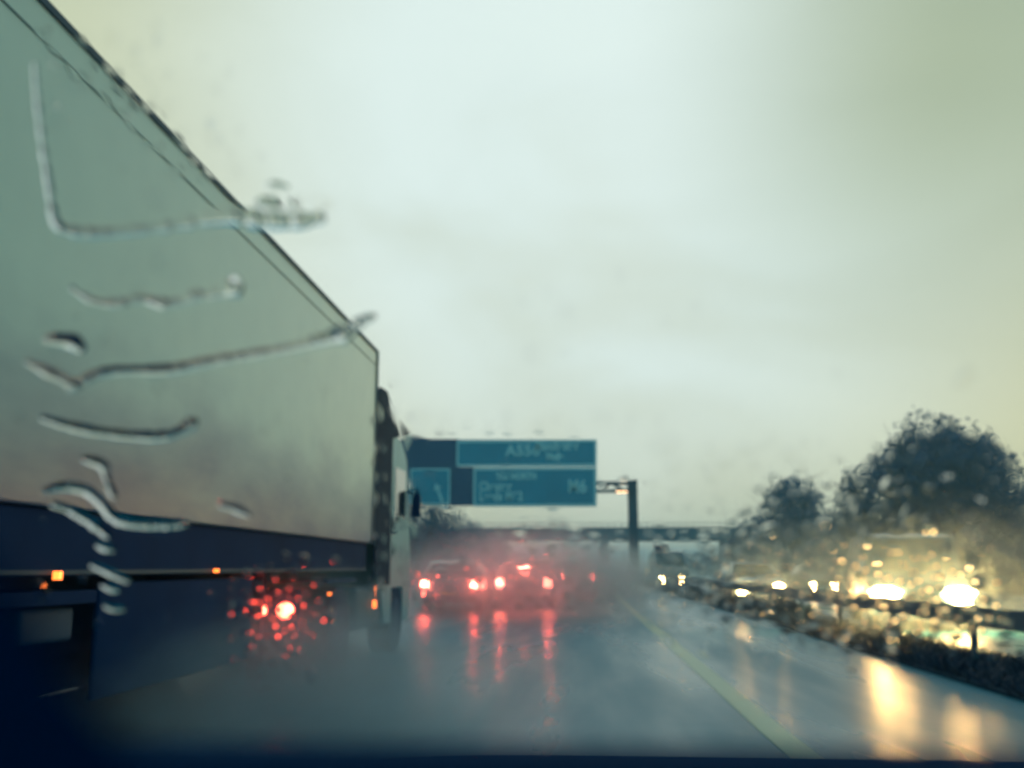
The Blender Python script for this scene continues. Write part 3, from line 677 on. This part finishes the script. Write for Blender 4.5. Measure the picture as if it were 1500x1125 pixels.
# drops and film beads, far too many to count
def drops(name, spec, seed):
    r = random.Random(seed); b = bmesh.new(); cells = {}
    for (fx, n, rmin, rmax, ratio0, ratio1, soft) in spec:
        for _ in range(n):
            x, y = fx(r)
            if soft and ((585 < x < 945 and 635 < y < 760) or (870 < x < 945 and 690 < y < 850)) and r.random() < .93: continue
            rad = rmin * (rmax / rmin) ** (r.random() ** 1.6); key = (int(x // 26), int(y // 26))
            if any(math.hypot(x - a, y - c_) < (rad + q) * 1.06 for i in (-1, 0, 1) for j in (-1, 0, 1) for a, c_, q in cells.get((key[0] + i, key[1] + j), ())): continue
            cells.setdefault(key, []).append((x, y, rad))
            u0, v0 = on_glass(x, y); rm = px2m(rad); ratio = r.uniform(ratio0, ratio1); K, NR = (20, 8) if soft else (14, 5)
            sd = Vector((r.random() * 99, r.random() * 99, 0)); el = r.uniform(.85, 1.5)
            rot = r.uniform(-.4, .4)
            cv = b.verts.new(gp(u0, v0, .0002 + rm * ratio)); rings = []
            for q in range(1, NR + 1):
                s = q / NR; ring = []
                for k_ in range(K):
                    a = 2 * math.pi * k_ / K; w_ = 1 + .38 * noise.noise(sd + Vector((math.cos(a) * .9, math.sin(a) * .9, 0)))
                    h = (1 - s * s) if not soft else (1 - s * s) ** 2
                    h *= 1 + (.35 * noise.noise(sd + Vector((math.cos(a) * s * 1.4, math.sin(a) * s * 1.4, 4))) + (.45 * noise.noise(sd + Vector((math.cos(a) * s * 3.2, math.sin(a) * s * 3.2, 9))) if soft else 0) if s < 1 else 0)
                    du, dv_ = math.cos(a) * s * w_ * rm, math.sin(a) * s * w_ * rm * el
                    ring.append(b.verts.new(gp(u0 + du * math.cos(rot) - dv_ * math.sin(rot), v0 + du * math.sin(rot) + dv_ * math.cos(rot), .0002 + rm * ratio * h)))
                rings.append(ring)
            for k_ in range(K):
                b.faces.new((cv, rings[0][k_], rings[0][(k_+1) % K]))
                for q in range(NR - 1): b.faces.new((rings[q][k_], rings[q+1][k_], rings[q+1][(k_+1) % K], rings[q][(k_+1) % K]))
            low_ = [b.verts.new(v_.co - WN * .0001) for v_ in rings[-1]]
            for k_ in range(K): b.faces.new((rings[-1][k_], low_[k_], low_[(k_+1) % K], rings[-1][(k_+1) % K]))
            b.faces.new(low_[::-1])
    me = bpy.data.meshes.new(name); b.to_mesh(me); b.free(); me.materials.append(M_water)
    for p in me.polygons: p.use_smooth = True
    try: me.set_sharp_from_angle(angle=R(60))
    except Exception: pass
    o = bpy.data.objects.new(name, me); C.objects.link(o); tag(o, kind='stuff'); return o
def band(x0, x1, y0, y1): return lambda r: (r.uniform(x0, x1), r.uniform(y0, y1))
def gau(cx, cy_, sx, sy): return lambda r: (r.gauss(cx, sx), r.gauss(cy_, sy))
def along(r):                     # under the oncoming headlights, following the barrier
    x = r.uniform(940, 1480); return x, 850 + (x - 930) * .09 + r.gauss(0, 26)
drops('raindrops', [
    (gau(1290, 835, 70, 60), 300, 4.5, 13, .035, .12, False),
    (gau(1110, 838, 52, 36), 200, 4, 12, .035, .11, False),
    (gau(985, 862, 30, 22), 60, 4, 9, .03, .07, False),
    (along, 330, 4, 11, .03, .10, False),
    (gau(405, 902, 34, 34), 220, 4.5, 11, .025, .085, False),
    (gau(402, 905, 28, 28), 26, 9, 16, .02, .05, True),
    (gau(765, 848, 60, 26), 220, 4, 12, .025, .06, False),
    (band(545, 980, 600, 880), 330, 6, 24, .010, .035, True),
    (band(960, 1500, 640, 960), 420, 6, 22, .015, .05, True),
    (gau(180, 110, 60, 45), 40, 6, 14, .015, .03, True),
    (gau(275, 200, 50, 45), 40, 6, 14, .015, .03, True),
    (band(1520, 2900, -100, 1080), 260, 4, 14, .02, .07, True),
    (band(-100, 1500, -700, -20), 90, 4, 14, .02, .07, True),
    (band(0, 1500, 380, 960), 50, 6, 14, .015, .04, True),
], 5)

# ------------------------------------------------------------------ spray thrown up by the wheels, and haze
def vol(name, density, col=(1, 1, 1), an=.35):
    m = bpy.data.materials.new(name); m.use_nodes = True; t = m.node_tree; t.nodes.clear()
    o = N(t, 'ShaderNodeOutputMaterial'); p = N(t, 'ShaderNodeVolumePrincipled'); p.inputs['Density'].default_value = density
    p.inputs['Color'].default_value = (*col, 1); p.inputs['Anisotropy'].default_value = an; t.links.new(p.outputs[0], o.inputs['Volume']); return m
def puff(name, density, col, an):   # a cloud of droplets, thick in the middle and thinning out to nothing
    m = bpy.data.materials.new(name); m.use_nodes = True; t = m.node_tree; t.nodes.clear()
    o = N(t, 'ShaderNodeOutputMaterial'); p = N(t, 'ShaderNodeVolumePrincipled')
    p.inputs['Color'].default_value = (*col, 1); p.inputs['Anisotropy'].default_value = an
    tc = N(t, 'ShaderNodeTexCoord'); ln = N(t, 'ShaderNodeVectorMath', operation='LENGTH'); t.links.new(tc.outputs['Object'], ln.inputs[0])
    nz = N(t, 'ShaderNodeTexNoise'); t.links.new(tc.outputs['Object'], nz.inputs['Vector']); nz.inputs['Scale'].default_value = 3.2; nz.inputs['Detail'].default_value = 2
    f = maprange(t, ln.outputs['Value'], 1.0, .15); f = mathn(t, 'MULTIPLY', f, maprange(t, nz.outputs[0], .3, .65, .35, 1.3))
    t.links.new(mathn(t, 'MULTIPLY', f, density), p.inputs['Density']); t.links.new(p.outputs[0], o.inputs['Volume']); return m
def spray(m, x, y, z, sx, sy, sz):
    b = MB(); b.ball((0, 0, 0), 1, (1, 1, 1), 3)
    o = b.build('spray', m, smooth=True); o.location = (x, y, z); o.scale = (sx, sy, sz); tag(o, kind='stuff')
M_p1 = puff('spray_near', .75, (.50, .76, .95), .4)
M_p2 = puff('spray_lit', .05, (.38, .50, .55), .72)
M_p3 = puff('spray_far', .24, (.42, .58, .70), .75)
M_p4 = puff('spray_distant', .03, (.38, .58, .68), .5)
spray(M_p1, -3.3, 10.4, .3, 1.9, 3.0, 1.2)
spray(M_p1, -2.3, 7.2, .15, 2.1, 3.2, .95)
spray(M_p2, 7.4, 19, .6, 5, 9, 2.1)
spray(M_p2, 7.8, 36, .7, 6, 11, 2.7)
spray(M_p3, -1.5, 25, .6, 4.6, 9, 2.1)
spray(M_p3, -0.6, 46, .6, 5, 13, 2.4)
spray(M_p4, 0, 78, .4, 26, 36, 3.0)
sc.cycles.volume_step_rate = 2.0
hz = MB().box(-905, 905, -62, 902, -1.5, 14.5).build('haze', vol('haze_air', .0019, (.36, .74, .95), .3))
tag(hz, kind='stuff')
